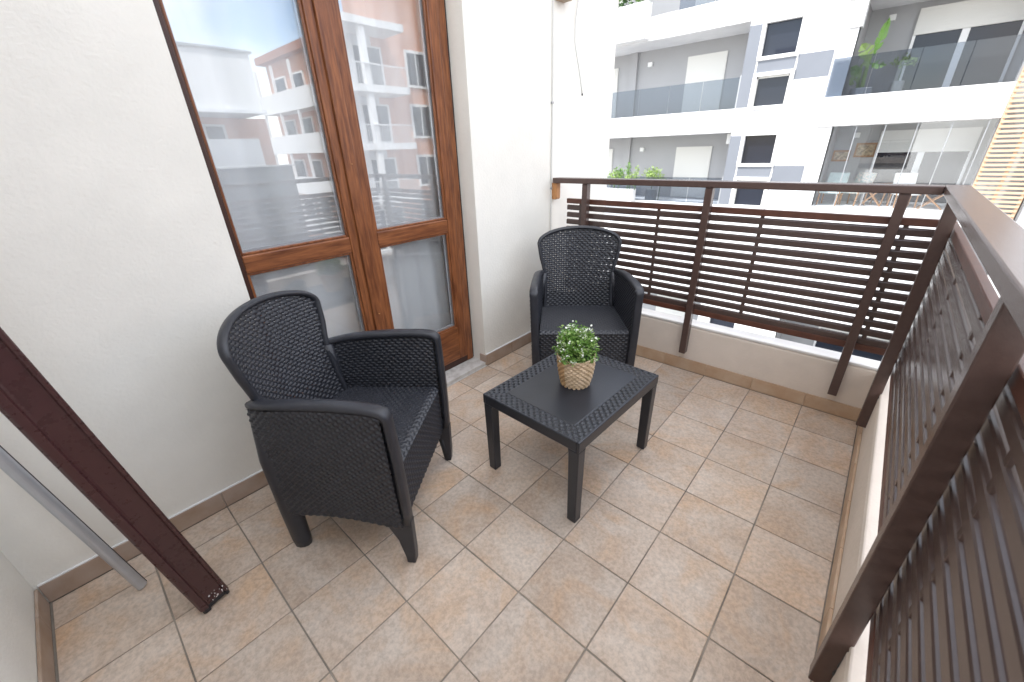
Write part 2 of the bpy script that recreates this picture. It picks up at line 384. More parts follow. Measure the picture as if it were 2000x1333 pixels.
dpart('seal', blackrub, (1.5065, 1.5195, jy0+.016, jy1, .03, 2.19), bev=0)
def leaf(xa, ga, gb, xb, first):
    lf = empty('door_leaf', Vector(((xa+xb)/2, 1.02, .07))-do); lf.parent = dr
    y0, y1 = .998, 1.052
    dpart('stile', darkwood if first else wood, (xa, ga, y0, y1, .07, 2.129), lf, .006)  # left leaf's outer stile darkened: shade by the wall edge put into its colour
    dpart('stile', wood, (gb, xb, y0, y1, .07, 2.129), lf, .006)
    for z0, z1, nm in ((.07, .292, 'bottom_rail'), (.876, .947, 'middle_rail'), (2.03, 2.129, 'top_rail')):
        dpart(nm, woodh, (ga, gb, y0+.001, y1-.001, z0, z1), lf, .005)
    for z0, z1 in ((.292, .876), (.947, 2.03)):
        dpart('pane', doorglass, (ga-.004, gb+.004, 1.020, 1.025, z0-.004, z1+.004), lf, 0)
        # glazing beads round the pane
        bb = MB()
        for q in ((ga, ga+.010, z0, z1), (gb-.010, gb, z0, z1), (ga+.0102, gb-.0102, z0, z0+.010), (ga+.0102, gb-.0102, z1-.010, z1)):
            bb.box(q[0], q[1], 1.006, 1.0195, q[2], q[3])
        o = bb.build('glazing_bead', wood, lf, .003); o.location = -(do+lf.location)
        sp = MB()
        for q in ((ga+.0005, ga+.016, z0, z1), (gb-.016, gb-.0005, z0, z1), (ga+.0162, gb-.0162, z0+.0005, z0+.016), (ga+.0162, gb-.0162, z1-.016, z1-.0005)):
            sp.box(q[0], q[1], 1.0255, 1.036, q[2], q[3])
        o = sp.build('spacer', aluminium, lf, 0); o.location = -(do+lf.location)
        dpart('inner_pane', doorglass, (ga-.004, gb+.004, 1.0365, 1.041, z0-.004, z1+.004), lf, 0)
leaf(.300, .360, .808, .866, True)
leaf(.868, .950, 1.394, 1.456, False)
# astragal with grooves where the leaves meet
dpart('astragal', wood, (.846, .902, .984, .9975, .08, 2.12), None, .005)
for z in (.55, 1.25):
    o = MB().tube([(.874, .980, z-.0), (.874, .980, z+.004)], .004, 10).build('screw_cap', rawwood, dr); o.location = -do
# curtain: folded sheer cloth
nx, nzc = 220, 30
uu = np.linspace(.30, 1.50, nx); zz = np.linspace(.035, 2.15, nzc); U, Z = np.meshgrid(uu, zz)
ph = 26*U+1.6*np.sin(5.1*U)+.8*np.sin(11.7*U+1)
Yc = 1.125+.030*np.sin(ph)*(.55+.45*np.sin(3.3*U+.4))+.006*np.sin(2.1*ph+1.3*Z)+.008*np.sin(1.7*Z+3*U)
cm = grid_mesh('curtain', np.stack([U, Yc, Z], -1)); cu = link('curtain', cm, curtain_m)
tag(cu, 'sheer white curtain hanging in folds behind the door glass', 'curtain')

# ------------------------------------------------------------------ railings
def rail_post(parent, off, b):
    o = MB().box(*b).build('post', brownmetal, parent, .003); o.location = -off; return o
PITCH = .0462; ZT = .9410; NS = 12
def slat_profile(d0):
    # cross-section (depth, z): rounded front, d0 is the room side, increasing outwards
    return [(d0, -.006), (d0+.002, -.002), (d0+.006, 0), (d0+.018, 0), (d0+.022, -.003), (d0+.023, -.008), (d0+.023, -.026), (d0+.020, -.031), (d0+.006, -.0325), (d0+.002, -.0315), (d0, -.028)]
fr_ = empty('railing', (2.24, -.05, .125)); tag(fr_, 'dark brown metal railing with horizontal slats across the far end', 'railing')
off = Vector((2.24, -.05, .125))
def P_(o, off): o.location = -off; return o
P_(MB().box(2.208, 2.282, -.9655, .874, 1.079, 1.111).build('handrail', brownmetal, fr_, .004), off)
for y in (.632, -.111, -.860): rail_post(fr_, off, (2.215, 2.2585, y-.0185, y+.0185, .126, 1.0785))
P_(MB().box(2.262, 2.284, -.992, .795, .951, .982).build('top_bar', barmetal, fr_, .003), off)
P_(MB().box(2.262, 2.284, -.992, .795, .371, .403).build('bottom_bar', barmetal, fr_, .003), off)
for y in (.690, .160, -.370, -.900): P_(MB().box(2.2675, 2.2735, y-.009, y+.009, .4035, .9505).build('divider', slatmetal, fr_, .001), off)
smesh = MB().prism(slat_profile(0), 'y', -.8935, .8935).mesh('slat')
for k in range(NS):
    o = link('slat', smesh, slatmetal, fr_, .0012, 1); o.location = Vector((2.266, -.0985+random.uniform(-.002, .002), ZT-k*PITCH))-off
    o.rotation_euler = (0, random.uniform(-.03, .03), 0)

rr_ = empty('railing', (1.0, -1.0, .125)); tag(rr_, 'dark brown metal railing with horizontal slats along the right side, close to the camera', 'railing')
off = Vector((1.0, -1.0, .125))
P_(MB().box(-.51, 2.283, -1.038, -.9665, 1.0795, 1.1115).build('handrail', brownmetal, rr_, .004), off)
for x in (2.018, .755, -.40): rail_post(rr_, off, (x-.0185, x+.0185, -1.0125, -.971, .122, 1.079))
for x in (2.018, .755):   # lumpy black sealant where the post meets the parapet
    zz_ = np.linspace(.124, .285, 16)
    P_(MB().tube([(x-.0175+.002*math.sin(9*q), -1.0075+.0015*math.sin(40*q), q) for q in zz_], [.0015+.0045*random.random() for _ in zz_], 7).build('sealant', blackrub, rr_, smooth=True), off)
P_(MB().box(-.49, 2.245, -1.040, -1.018, .951, .982).build('top_bar', barmetal, rr_, .003), off)
P_(MB().box(-.49, 2.245, -1.040, -1.018, .371, .403).build('bottom_bar', barmetal, rr_, .003), off)
for x in (2.14, 1.60, 1.125, .63, .12): P_(MB().box(x-.009, x+.009, -1.0265, -1.0205, .4035, .9505).build('divider', slatmetal, rr_, .001), off)
smesh2 = MB().prism([(-d, z) for d, z in slat_profile(0)], 'x', -1.3675, 1.3675).mesh('slat')
for k in range(NS):
    o = link('slat', smesh2, slatmetal, rr_, .0012, 1); o.location = Vector((.8775+random.uniform(-.002, .002), -1.019, ZT-k*PITCH))-off
    o.rotation_euler = (random.uniform(-.03, .03), 0, 0)

wb = MB().prism([(.852, .985), (.858, .975), (.885, .975), (.896, .985), (.896, 1.0775), (.852, 1.0775)], 'x', 2.225, 2.268).build('rail_bracket', rawwood, None, .003)
tag(wb, 'small orange wooden block fixing the handrail end to the wall', 'bracket')

# ------------------------------------------------------------------ wicker armchair
def chair():
    c = empty('armchair')
    # backrest
    def bxl(z, l): return -.178-.085*np.clip((z-.36)/.495, 0, 1)**1.15+.055*(l/.235)**2
    def bw(z):
        z = np.asarray(z, float)
        low = np.interp(z, [.34, .42, .50, .58, .64, .70, .775], [.205, .203, .198, .198, .209, .225, .236])
        t = np.clip((z-.775)/.080, 0, 1); return np.where(z > .775, .236*np.sqrt(np.clip(1-t**2.3, 0, 1)), low)
    def fb(S_, T_): l = S_-.24; z = .37+T_; return np.stack([bxl(z, l), l, z], -1)
    me = weave_surface('backrest', fb, .48, .486, .0290, .0125, .0058, mask=lambda s, t: np.abs(s-.24) < bw(.37+t)-.004, holes=True, nsv=7)
    back = link('backrest', me, rattan, c)
    zs = np.concatenate([np.linspace(.36, .775, 22), .775+.080*np.sin(np.linspace(.08, math.pi/2, 16))])
    right = [(float(z), float(bw(z))) for z in zs]
    path = [(float(bxl(z, l)), l, z) for z, l in right]+[(float(bxl(z, -l)), -l, z) for z, l in right[::-1][1:]]
    prof = [(.016*math.cos(a)*1.0, .011*math.sin(a)) for a in np.linspace(0, 2*math.pi, 10, endpoint=False)]
    MB().sweep(path, prof, (1, 0, 0)).build('back_rim', rattan, back, smooth=True)
    # seat
    def sw(x): return .214+.022*(x+.19)/.44
    def fs(S_, T_):
        x = -.19+T_; k = (S_/.47-.5)*2; dr_ = np.clip((x-.225)/.028, 0, 1)
        return np.stack([x, k*sw(x), .400-.012*(1-k*k)*np.clip((.24-x)/.1, 0, 1)-.014*dr_**2], -1)
    def fs2(S_, T_): P = fs(S_, T_); return P[..., :]
    me = weave_surface('seat', fs2, .47, .443, .0270, .0115, .0042, flip=-1)
    link('seat', me, rattan, c)
    MB().box(-.19, .243, -.21, .21, .372, .384).build('seat_pan', rattan, c)
    # front panel
    def ff(S_, T_): return np.stack([.246+0*S_, S_-.236, .172+T_], -1)
    me = weave_surface('front_panel', ff, .472, .214, .0280, .0120, .0050); link('front_panel', me, rattan, c)
    MB().box(.232, .2445, -.254, .254, .170, .3838).build('front_board', rattan, c)
    def fk(S_, T_): return np.stack([-.212+0*S_, .225-S_, .172+T_], -1)
    me = weave_surface('rear_panel', fk, .45, .30, .0280, .0120, .0050); link('rear_panel', me, rattan, c)
    # sides
    for sg in (1, -1):
        def lo(x, z, o=0.0): return (.243+.030*np.clip((x+.20)/.45, 0, 1)+.010*np.clip((z-.17)/.45, 0, 1)-.030*np.clip((-.08-x)/.13, 0, 1)**2*np.clip((z-.30)/.3, 0, 1)-o)
        def ztop(x): return np.interp(x, [-.21, -.15, -.08, 0, .10, .20, .262], [.604, .613, .624, .632, .637, .636, .628])
        def zbot(x): return .172+.016*np.sin(np.clip((x+.14)/.34, 0, 1)*math.pi)
        sp = None
        for o_, nm, fl_ in ((0.0, 'side_panel', sg), (.030, 'inner_side_panel', -sg)):
            zb0 = .172 if nm == 'side_panel' else .385
            def fsd(S_, T_, o_=o_, zb0=zb0):
                x = -.195+S_; k = T_/.46; zb = zbot(x) if zb0 < .2 else zb0; zt = ztop(x)-.006; z = zb+(zt-zb)*k
                return np.stack([x, sg*lo(x, z, o_), z], -1)
            lt = .46 if zb0 < .2 else .24
            if zb0 > .2:
                def fsd(S_, T_, o_=o_): x = -.165+S_*.93; zt = ztop(x)-.006; z = .385+(zt-.385)*T_/.24; return np.stack([x, sg*lo(x, z, o_), z], -1)
            # outward normal: dS x dT = (1,0,0)x(0,0,1) = (0,-1,0)
            me = weave_surface(nm, fsd, .445, lt, .0280, .0120, .0050, flip=-fl_)
            o = link(nm, me, rattan, sp or c)
            if sp is None: sp = o
        # arm rim: sweeps over the arm, round the front corner and down the front edge
        pth = []
        for x in np.linspace(-.190, .235, 16): pth.append((x, sg*float(lo(x, .6, .018)), float(ztop(x))+.002))
        for a in np.linspace(0, math.pi/2, 6)[1:]: pth.append((.240+.026*math.sin(a), sg*float(lo(.25, .6, .018)), .605+.026*math.cos(a)))
        for z in np.linspace(.56, .19, 8): pth.append((.266+.004*math.sin((z-.19)/.4*math.pi), sg*float(lo(.25, z, .018)), z))
        pr = [(-.021, -.011), (.021, -.011), (.0225, -.002), (.0205, .008), (.013, .0115), (-.013, .0115), (-.0205, .008), (-.0225, -.002)]
        pr2 = [(a_, -b_*sg) for a_, b_ in pr] if sg > 0 else [(a_, b_) for a_, b_ in pr]
        side = [Vector((0, 1, 0))]*len(pth)
        sc_ = [.85+.15*min(1, i/6) if i < 7 else (1.0 if i < 20 else .92) for i in range(len(pth))]
        MB().sweep(pth, pr, side, scales=sc_).build('arm_rim', rattan, c, smooth=True)
        # front leg
        l1 = .271; t0, t1 = (l1-.030)*sg, l1*sg
        MB().prism([(.175, .182), (.196, .172), (.222, .110), (.236, .030), (.238, .0), (.268, .0), (.274, .06), (.279, .20), (.250, .215), (.205, .215)], 'y', t0, t1).build('leg', rattan, c, .004)
        MB().tube([(.250, sg*.254, 0.0), (.247, sg*.252, .035), (.236, sg*.252, .12)], [.014, .016, .013], 10).build('foot', blackrub, c, smooth=True)
        # rear leg: half round column, also the rear corner of the chair
        n = 12; m = MB()
        ring = [(.0, -.046*0), ]
        lv = [(0.0, .030), (.03, .033), (.17, .036), (.40, .036), (.52, .032), (.606, .027)]
        kk = 0
        for z, r in lv:
            cx_, cy_ = -.176-.004*z, sg*(.2215+.006*min(1, z/.4)-.020*max(0, (z-.40)/.2))
            for q in range(n):
                a = 2*math.pi*q/n; m.v.append((cx_+r*1.05*math.cos(a), cy_+r*.78*math.sin(a), z))
        for i in range(len(lv)-1):
            for q in range(n): a = i*n+q; b = i*n+(q+1) % n; m.f.append((a, b, b+n, a+n))
        m.f.append(tuple(range(n))[::-1]); m.f.append(tuple((len(lv)-1)*n+q for q in range(n)))
        m.build('leg', rattan, c, smooth=True)
    return c
ch1 = chair(); ch1.location = (.416, .459, .0005); ch1.rotation_euler = (0, 0, R_(-54.5))
tag(ch1, 'dark grey wicker-look armchair nearest the camera, seen from its side', 'armchair', 'pair of dark wicker-look armchairs')
ch2 = copy_tree(ch1); ch2.location = (1.797, .366, .0005); ch2.rotation_euler = (0, 0, R_(-142))
ch2['label'] = 'dark grey wicker-look armchair in the far corner, facing the camera behind the table'

# ------------------------------------------------------------------ coffee table
tb = empty('coffee_table', (1.141, -.025, .0005), R_(-1.8)); tag(tb, 'low dark grey plastic table with woven-look border round its top', 'table')
LX, LY, H = .300, .2375, .390
ns, n_t = 250, 200
s = np.linspace(-LX+.008, LX-.008, ns); t = np.linspace(-LY+.008, LY-.008, n_t); Sx, Ty = np.meshgrid(s, t)
dxe = LX-.008-np.abs(Sx); dye = LY-.008-np.abs(Ty); ed = np.minimum(dxe, dye); along = np.where(dxe < dye, Ty, Sx)
_, ta, tf = weave(along+.5, ed, .0290, .0150)
hh = np.clip(1-(2*tf-1)**2, 0, 1)**.22*np.clip(1.0+1.9*ta, 0, 1)
brd = (ed > .002) & (ed < .0615) & (np.abs(dxe-dye) > .002)
Zt = np.where(brd, H-.0070+.0070*hh, np.where(ed >= .0615, H-.0015, H-.003))
tm = grid_mesh('table_top', np.stack([Sx, Ty, Zt], -1)); ttop = link('table_top', tm, tabletop_m, tb)
m = MB()
for sg in (1, -1):
    m.box(-LX, LX, sg*(LY-.010), sg*LY, H-.046, H-.001)
    m.box(sg*(LX-.010), sg*LX, -LY+.0102, LY-.0102, H-.046, H-.001)
m.build('apron', tabletop_m, tb, .004)
MB().box(-LX+.0105, LX-.0105, -LY+.0105, LY-.0105, H-.024, H-.012).build('underside', tabletop_m, ttop)
for sx in (1, -1):
    for sy in (1, -1):
        x0, y0 = sx*(LX-.0015), sy*(LY-.0015)
        m = MB(); k = 0
        for z, w_ in ((0, .038), (.33, .044), (H-.0465, .048)):
            i_ = (.004 if z == 0 else 0)
            a, b = x0-sx*i_, x0-sx*(i_+w_); c_, d_ = y0-sy*i_, y0-sy*(i_+w_)
            m.v += [(a, c_, z), (b, c_, z), (b, d_, z), (a, d_, z)]
        for i in range(2):
            for q in range(4): a = i*4+q; b = i*4+(q+1) % 4; m.f.append((a, b, b+4, a+4))
        m.f += [(0, 1, 2, 3), (8, 9, 10, 11)]
        m.build('leg', tabletop_m, tb, .004)

# ------------------------------------------------------------------ plants
def leaf_cloud(name, m, parent, pts, size, flat=.5, seed=0):
    r = np.random.default_rng(seed); n = len(pts); V = []; F = []
    for i, p in enumerate(pts):
        d = r.normal(size=3); d[2] = abs(d[2])*.6+.1; d /= np.linalg.norm(d); u = np.cross(d, r.normal(size=3)); u /= np.linalg.norm(u)+1e-9
        s_ = size*r.uniform(.6, 1.3); nn = np.cross(d, u); k = len(V); p = np.asarray(p)
        V += [tuple(p), tuple(p+d*s_*.5+u*s_*flat*.5+nn*s_*.08), tuple(p+d*s_), tuple(p+d*s_*.5-u*s_*flat*.5+nn*s_*.08)]
        F += [(k, k+1, k+2), (k, k+2, k+3)]
    me = bpy.data.meshes.new(name); me.from_pydata(V, [], F); o = link(name, me, m, parent); o['kind'] = 'stuff'; return o
pp = empty('potted_plant', (1.156, -.025, .3895)); tag(pp, 'small green plant with white blossoms in a woven basket pot on the table', 'plant')
BH = .132
def fbk(S_, T_):
    a = S_/.42*2*np.pi; k = T_/BH; r = .055+.019*k+.004*np.sin(k*3.1); r = np.where(k < .05, r-.006*(1-k/.05)**2, r)
    return np.stack([r*np.cos(a), r*np.sin(a), T_+.002*np.sin(3*a)*k], -1)
bme = weave_surface('basket', fbk, .42, BH, .42/19, BH/13, .0068); bk = link('basket', bme, seagrass2, pp)
bme.materials.append(seagrass)
cen = np.array([p.center[:] for p in bme.polygons]); aa = np.degrees(np.arctan2(cen[:, 1], cen[:, 0]))
bme.polygons.foreach_set('material_index', ((np.abs(aa-128) < 48)).astype(np.int32))
MB().tube([(.076*math.cos(a), .076*math.sin(a), BH+.002*math.sin(3*a)) for a in np.linspace(0, 2*math.pi, 40)], .0045, 8, cap=False).build('basket_rim', seagrass2, bk, smooth=True)
MB().prism([(.052*math.cos(a), .052*math.sin(a)) for a in np.linspace(0, 2*math.pi, 24, endpoint=False)], 'z', .0, .004).build('basket_base', seagrass, bk)
MB().prism([(.068*math.cos(a), .068*math.sin(a)) for a in np.linspace(0, 2*math.pi, 24, endpoint=False)], 'z', BH-.03, BH-.026).build('soil', soil, pp)
# sprigs: stems with leaf pairs reaching a lumpy dome
st = MB(); lv_a = []; lv_b = []; lv_w = []; lv_d = []
r = np.random.default_rng(3)
for i in range(170):
    a = r.uniform(0, 2*math.pi); el = math.asin(r.uniform(.02, 1)); rad = r.uniform(.82, 1.08)
    tip = np.array([.088*rad*math.cos(el)*math.cos(a), .088*rad*math.cos(el)*math.sin(a), BH-.005+.128*rad*math.sin(el)])
    if i % 29 == 0: tip = tip*np.array([1.18, 1.18, 1.05])
    b0 = np.array([.035*math.cos(a)*r.uniform(.2, 1), .035*math.sin(a)*r.uniform(.2, 1), BH-.026])
    mid = (b0+tip)/2+np.array([0, 0, .012])
    pts = [b0, mid, tip]; st.tube([tuple(q) for q in pts], [.0011, .0009, .0006], 4, cap=False)
    for k in np.linspace(.35, 1, 11):
        q = (1-k)**2*b0+2*k*(1-k)*mid+k*k*tip
        for _ in range(3):
            qq = q+r.normal(size=3)*.0045
            (lv_d if k < .62 else (lv_a if r.random() < .62 else lv_b)).append(qq)
    if r.random() < .42:
        for _ in range(r.integers(4, 9)): lv_w.append(tip+r.normal(size=3)*.0045)
st.build('stems', leafA, pp)
leaf_cloud('foliage', leafA, pp, lv_a, .0135, .5, 1); leaf_cloud('foliage', leafB, pp, lv_b, .0135, .5, 2)
leaf_cloud('foliage', leafC, pp, lv_d, .013, .5, 4); leaf_cloud('blossoms', bloom, pp, lv_w, .0095, .75, 5)

# ------------------------------------------------------------------ leaning poles, cables
def frame_from(a, b, ref):
    a, b = Vector(a), Vector(b); t = (b-a).normalized(); s_ = Vector(ref); s_ = (s_-t*s_.dot(t)).normalized(); n_ = t.cross(s_)
    m_ = Matrix((s_, n_, t)).transposed().to_4x4(); m_.translation = a; return m_, (b-a).length
mtx, ln = frame_from((-.150, .472, .012), (-.475, .490, 2.55), (.97, .12, 0))
bp_ = empty('awning_bar'); bp_.matrix_world = mtx
tag(bp_, 'dark reddish brown aluminium profile leaning upright at the left, dirty black end on the floor', 'metal bar')
prof = [(-.042, -.020), (-.042, .018), (-.036, .024), (-.020, .024), (-.018, .016), (-.012, .013), (.030, .013), (.033, .020), (.040, .021), (.043, .016), (.043, -.020)]
# the profile's ribbed face looks at the camera (-n side)
MB().prism([(a, -b) for a, b in prof], 'z', .012, ln).build('profile', polebrown, bp_, .0015)
MB().prism([(a*.93, -b*.9) for a, b in prof], 'z', -.004, .0118).build('end_cap', blackrub, bp_, .001)
ch = MB()
for i in range(16):
    x = random.uniform(-.005, .038); z = .016+random.random()**2*.045; s_ = random.uniform(.0008, .0026)
    k = len(ch.v); n_ = 6
    ch.v += [(x+s_*math.cos(6.283*q/n_)*random.uniform(.5, 1.3), -.0136 if x < .029 else -.0213, z+s_*1.6*math.sin(6.283*q/n_)*random.uniform(.5, 1.3)) for q in range(n_)]; ch.f.append(tuple(range(k, k+n_)))
ch.build('paint_chips', facwhite, bp_)
mtx, ln = frame_from((-.297, .722, .004), (-.498, .790, 1.36), (.8, .6, 0))
gp = empty('pole'); gp.matrix_world = mtx; tag(gp, 'thin light grey aluminium pole leaning against the left partition wall', 'pole')
MB().prism([(.015*math.cos(a), .012*math.sin(a)) for a in np.linspace(0, 2*math.pi, 16, endpoint=False)], 'z', 0, ln).build('tube', aluminium, gp, smooth=False)
MB().box(.0125, .0165, -.004, .004, .002, ln-.01).build('gasket', blackrub, gp)

cb = MB().tube([(2.222+.003*math.sin(z*5), WY-.005, z) for z in np.linspace(.05, 3.2, 30)], .0055, 8).build('cable', white_pvc, None, smooth=True)
tag(cb, 'white cable running straight down the wall behind the handrail end', 'cable')
for z in (1.045, 1.54, 2.35):
    o = MB().box(2.212, 2.232, WY-.012, WY-.0002, z-.006, z+.006).build('clip', greymetal, cb, .002)
pts = [(2.49, 2.25), (2.462, 2.09), (2.434, 1.98), (2.432, 1.87), (2.455, 1.80), (2.478, 1.745), (2.505, 1.665), (2.521, 1.605)]
dc = MB().tube([(x, WY-.012-.002*i, z) for i, (x, z) in enumerate(pts)], .0042, 8).build('cable', white_pvc, None, smooth=True)
tag(dc, 'loose white cable end dangling curved in front of the bright wall', 'cable')
o = MB().tube([(2.5212, WY-.0265, 1.604), (2.5235, WY-.027, 1.592)], .005, 8).build('cable_end', blackrub, dc)
o = MB().tube([(2.49, WY-.012, 2.25), (2.49, WY-.001, 2.27)], .0042, 8).build('wall_entry', white_pvc, dc)
wbk = MB().prism([(2.235, 2.052), (2.25, 2.042), (2.335, 2.046), (2.350, 2.062), (2.350, 2.20), (2.235, 2.20)], 'y', WY-.055, WY-.0004).build('wall_block', mat('pale_wood', (.52, .38, .26), .6, var=.4, vscale=20), None, .004)
tag(wbk, 'small pale wooden block fixed high on the wall beside the cable', 'block')

# ------------------------------------------------------------------ the apartment building across the street
FX = 16.5
ab = empty('apartment_building', (FX, 3, GZ)); tag(ab, 'modern white and grey apartment building with glass balconies across the street', 'building')
ao = Vector((FX, 3, GZ))
def A(name, m, x0, x1, y0, y1, z0, z1, parent=None, bevel=0):
    c = Vector(((x0+x1)/2, (y0+y1)/2, (z0+z1)/2)); dx, dy, dz = abs(x1-x0)/2, abs(y1-y0)/2, abs(z1-z0)/2
    o = MB().box(-dx, dx, -dy, dy, -dz, dz).build(name, m, parent or ab, bevel)
    o.location = c-ao-(parent.location if parent else Vector((0, 0, 0))); return o
BASES = [5.33, 2.28, -.77, -3.82, -6.87]
ZTOP = 8.4
# back wall of the recessed loggias, party walls, roof
A('back_wall', facgrey, FX+1.55, FX+1.85, 3.80, 14, GZ, ZTOP)
A('back_wall', facgrey, FX+1.85, FX+2.15, -12, 1.0, GZ, ZTOP)
A('side_wall', facgrey, FX+.02, FX+1.55, 3.62, 3.80, GZ, ZTOP)
A('side_wall', facgrey, FX+.02, FX+1.85, 1.0, 1.2, GZ, ZTOP)
A('roof_slab', facwhite, FX-.3, FX+9, -12, 14, ZTOP, ZTOP+.4)
A('rear_wall', facwhite, FX+8.6, FX+9, -12, 14, GZ, ZTOP)
# white front wall: pier right of the window column
A('front_wall', facwhite, FX, FX+.30, 1.0, 2.31, GZ, ZTOP)
A('front_wall', facwhite, FX, FX+.30, 3.44, 3.80, GZ, ZTOP)
A('front_wall', facwhite, FX, FX+.30, -12, -3.45, GZ, ZTOP)
A('front_wall', facgrey, FX+.6, FX+.9, -3.45, -2.42, GZ, ZTOP)
def window(y0, y1, z0, z1, fw=.10, shade=False, blind=0):
    f = empty('window', Vector((FX-.02, (y0+y1)/2, (z0+z1)/2))-ao); f.parent = ab
    m = MB()
    for q in ((y0, y0+fw, z0, z1), (y1-fw, y1, z0, z1), (y0+fw, y1-fw, z0, z0+fw), (y0+fw, y1-fw, z1-fw, z1)):
        m.box(FX-.05, FX+.14, *q)
    o = m.build('frame', winframe, f, .01); o.location = -(ao+f.location)
    o = MB().box(FX+.10, FX+.12, y0+fw, y1-fw, z0+fw, z1-fw).build('pane', winglass, f); o.location = -(ao+f.location)
    if blind:
        m = MB().box(FX+.06, FX+.09, y0+fw, y0+fw+.04, z0+fw, z1-fw).box(FX+.06, FX+.09, y1-fw-.04, y1-fw, z0+fw, z1-fw).box(FX+.06, FX+.09, y0+fw, y1-fw, z1-fw-.05, z1-fw)
        o = m.build('sash', shutter_m, f); o.location = -(ao+f.location)
prev = GZ
wz = sorted([(b-.08, b+.94, 1) for b in BASES]+[(b+1.27, b+2.32, 0) for b in BASES if b+2.4 < ZTOP])
for z0, z1, bl in wz:
    if z0 < GZ+.1 or (-4.4 < z0 < -1.0): continue
    A('front_wall', facwhite, FX+.001, FX+.30, 2.31, 3.44, prev, z0); window(2.31, 3.44, z0, z1, blind=bl); prev = z1
A('front_wall', facwhite, FX+.001, FX+.30, 2.31, 3.44, prev, ZTOP)
A('stair_core', darkclad, FX+.30, FX+.34, 2.31, 3.44, GZ, ZTOP)
for b in BASES:
    # painted panels
    low = b < -1
    if not low: A('painted_panel', facblue, FX-.012, FX-.001, 3.445, 3.799, b+.02, b+2.23)
    if not low: A('painted_panel', facblue, FX-.012, FX-.001, 2.36, 3.39, b+.95, b+1.26)
    if not low: A('painted_panel', facblue, FX-.012, FX-.001, 1.445, 2.305, b+.66, b+1.30)
    if not low: A('painted_panel', facoff, FX-.010, FX-.001, 1.445, 2.305, b+.02, b+.655)
    if not low: A('painted_panel', facoff, FX-.010, FX-.001, 1.25, 2.305, b+1.36, b+2.24)
    # left loggia: slab with white front
    A('balcony_slab', facwhite, FX-.06, FX+1.55, 3.80, 14, b-.70, b)
    for q in range(6):
        y0 = 3.84+q*1.16
        if b > 5 and y0 > 6.0: break
        A('glass_panel', balglass, FX+.02, FX+.035, y0, y0+1.145, b+.005, b+.90)
    A('clamp_post', greymetal, FX+.0, FX+.05, 3.803, 3.838, b, b+.95)
    # shuttered doors on the back wall, downpipe, lamp
    for ya, yb in ((4.81, 6.20), (9.08, 10.4)):
        sh = A('shutter', shutter_m, FX+1.50, FX+1.549, ya, yb, b+.02, b+1.93)
        mm = MB()
        for k in range(34): mm.box(FX+1.492, FX+1.4995, ya+.03, yb-.03, b+.05+k*.054, b+.05+k*.054+.046)
        o = mm.build('shutter_slats', shutter_m, sh); o['kind'] = 'stuff'; o.location = -(ao+sh.location)
    if b < -3 and b > -5:   # closed storey with a plain white front
        A('front_wall', facwhite, FX-.05, FX+.25, 3.80, 14, b+.001, b+2.349)
        A('front_wall', facwhite, FX-.05, FX+.25, -2.40, 1.0, b+.101, b+2.389)
        f = A('window', winframe, FX-.10, FX-.051, 5.6, 6.5, b+.9, b+2.0)
        A('pane', shutter_m, FX-.115, FX-.101, 5.68, 6.42, b+.98, b+1.92, parent=f)
    A('wall_pilaster', facgrey, FX+1.44, FX+1.549, 8.22, 8.53, b, b+2.35)
    lp = A('wall_lamp', lampw, FX+1.44, FX+1.549, 7.59, 7.76, b+1.80, b+1.95, bevel=.01)
    # right loggia
    A('balcony_slab', facwhite, FX-.10, FX+1.85, -2.38, 1.40, b-.66, b+.10)
    if -5 < b < -3: pass
    elif abs(b+.77) > .1:
        for q in range(4):
            y1 = 1.39-q*.94
            if y1-.93 < -2.38: y0 = -2.37
            else: y0 = y1-.925
            A('glass_panel', balglass, FX-.05, FX-.035, y0, y1, b+.105, b+1.06)
    else:
        ys_ = [.97, .42, -.23, -.90, -1.57, -2.22, -2.37]
        for y1, y0 in zip(ys_[:-1], ys_[1:]):
            A('glass_panel', verglass, FX+.02, FX+.032, y0+.012, y1-.012, b+.105, b+2.37)
            A('glass_joint', greymetal, FX+.01, FX+.04, y0-.011, y0+.011, b+.105, b+2.37)
        A('head_track', winframe, FX-.01, FX+.07, -2.37, .985, b+2.372, b+2.42)
    # wide window with white roller box
    wx = FX+1.85; ya, yb = -2.22, -.18
    wn = empty('window', Vector((wx-.05, (ya+yb)/2, b+1))-ao); wn.parent = ab
    m_ = MB().box(wx-.12, wx-.001, ya-.07, yb+.07, b+1.60, b+2.22)
    o = m_.build('shutter_box', shutter_m, wn); o.location = -(ao+wn.location)
    m_ = MB()
    for q in range(9): m_.box(wx-.128, wx-.1205, ya-.06, yb+.06, b+1.62+q*.066, b+1.62+q*.066+.056)
    o = m_.build('shutter_slats', shutter_m, wn); o['kind'] = 'stuff'; o.location = -(ao+wn.location)
    m_ = MB()
    for q in ((ya-.07, ya, b+.102, b+1.60), (yb, yb+.07, b+.102, b+1.60), ((ya+yb)/2-.08, (ya+yb)/2+.08, b+.102, b+1.60), (ya, yb, b+.102, b+.16)):
        m_.box(wx-.09, wx-.002, *q)
    o = m_.build('frame', winframe, wn, .008); o.location = -(ao+wn.location)
    for y0, y1 in ((ya, (ya+yb)/2-.08), ((ya+yb)/2+.08, yb)):
        o = MB().box(wx-.05, wx-.03, y0, y1, b+.16, b+1.60).build('pane', winglass, wn); o.location = -(ao+wn.location)
    A('wall_lamp', lampw, FX+1.74, FX+1.849, .40, .56, b+2.05, b+2.20, bevel=.01)
A('soffit_chamfer', facwhite, FX-.09, FX+.3, .95, 1.24, 4.02, 4.665)
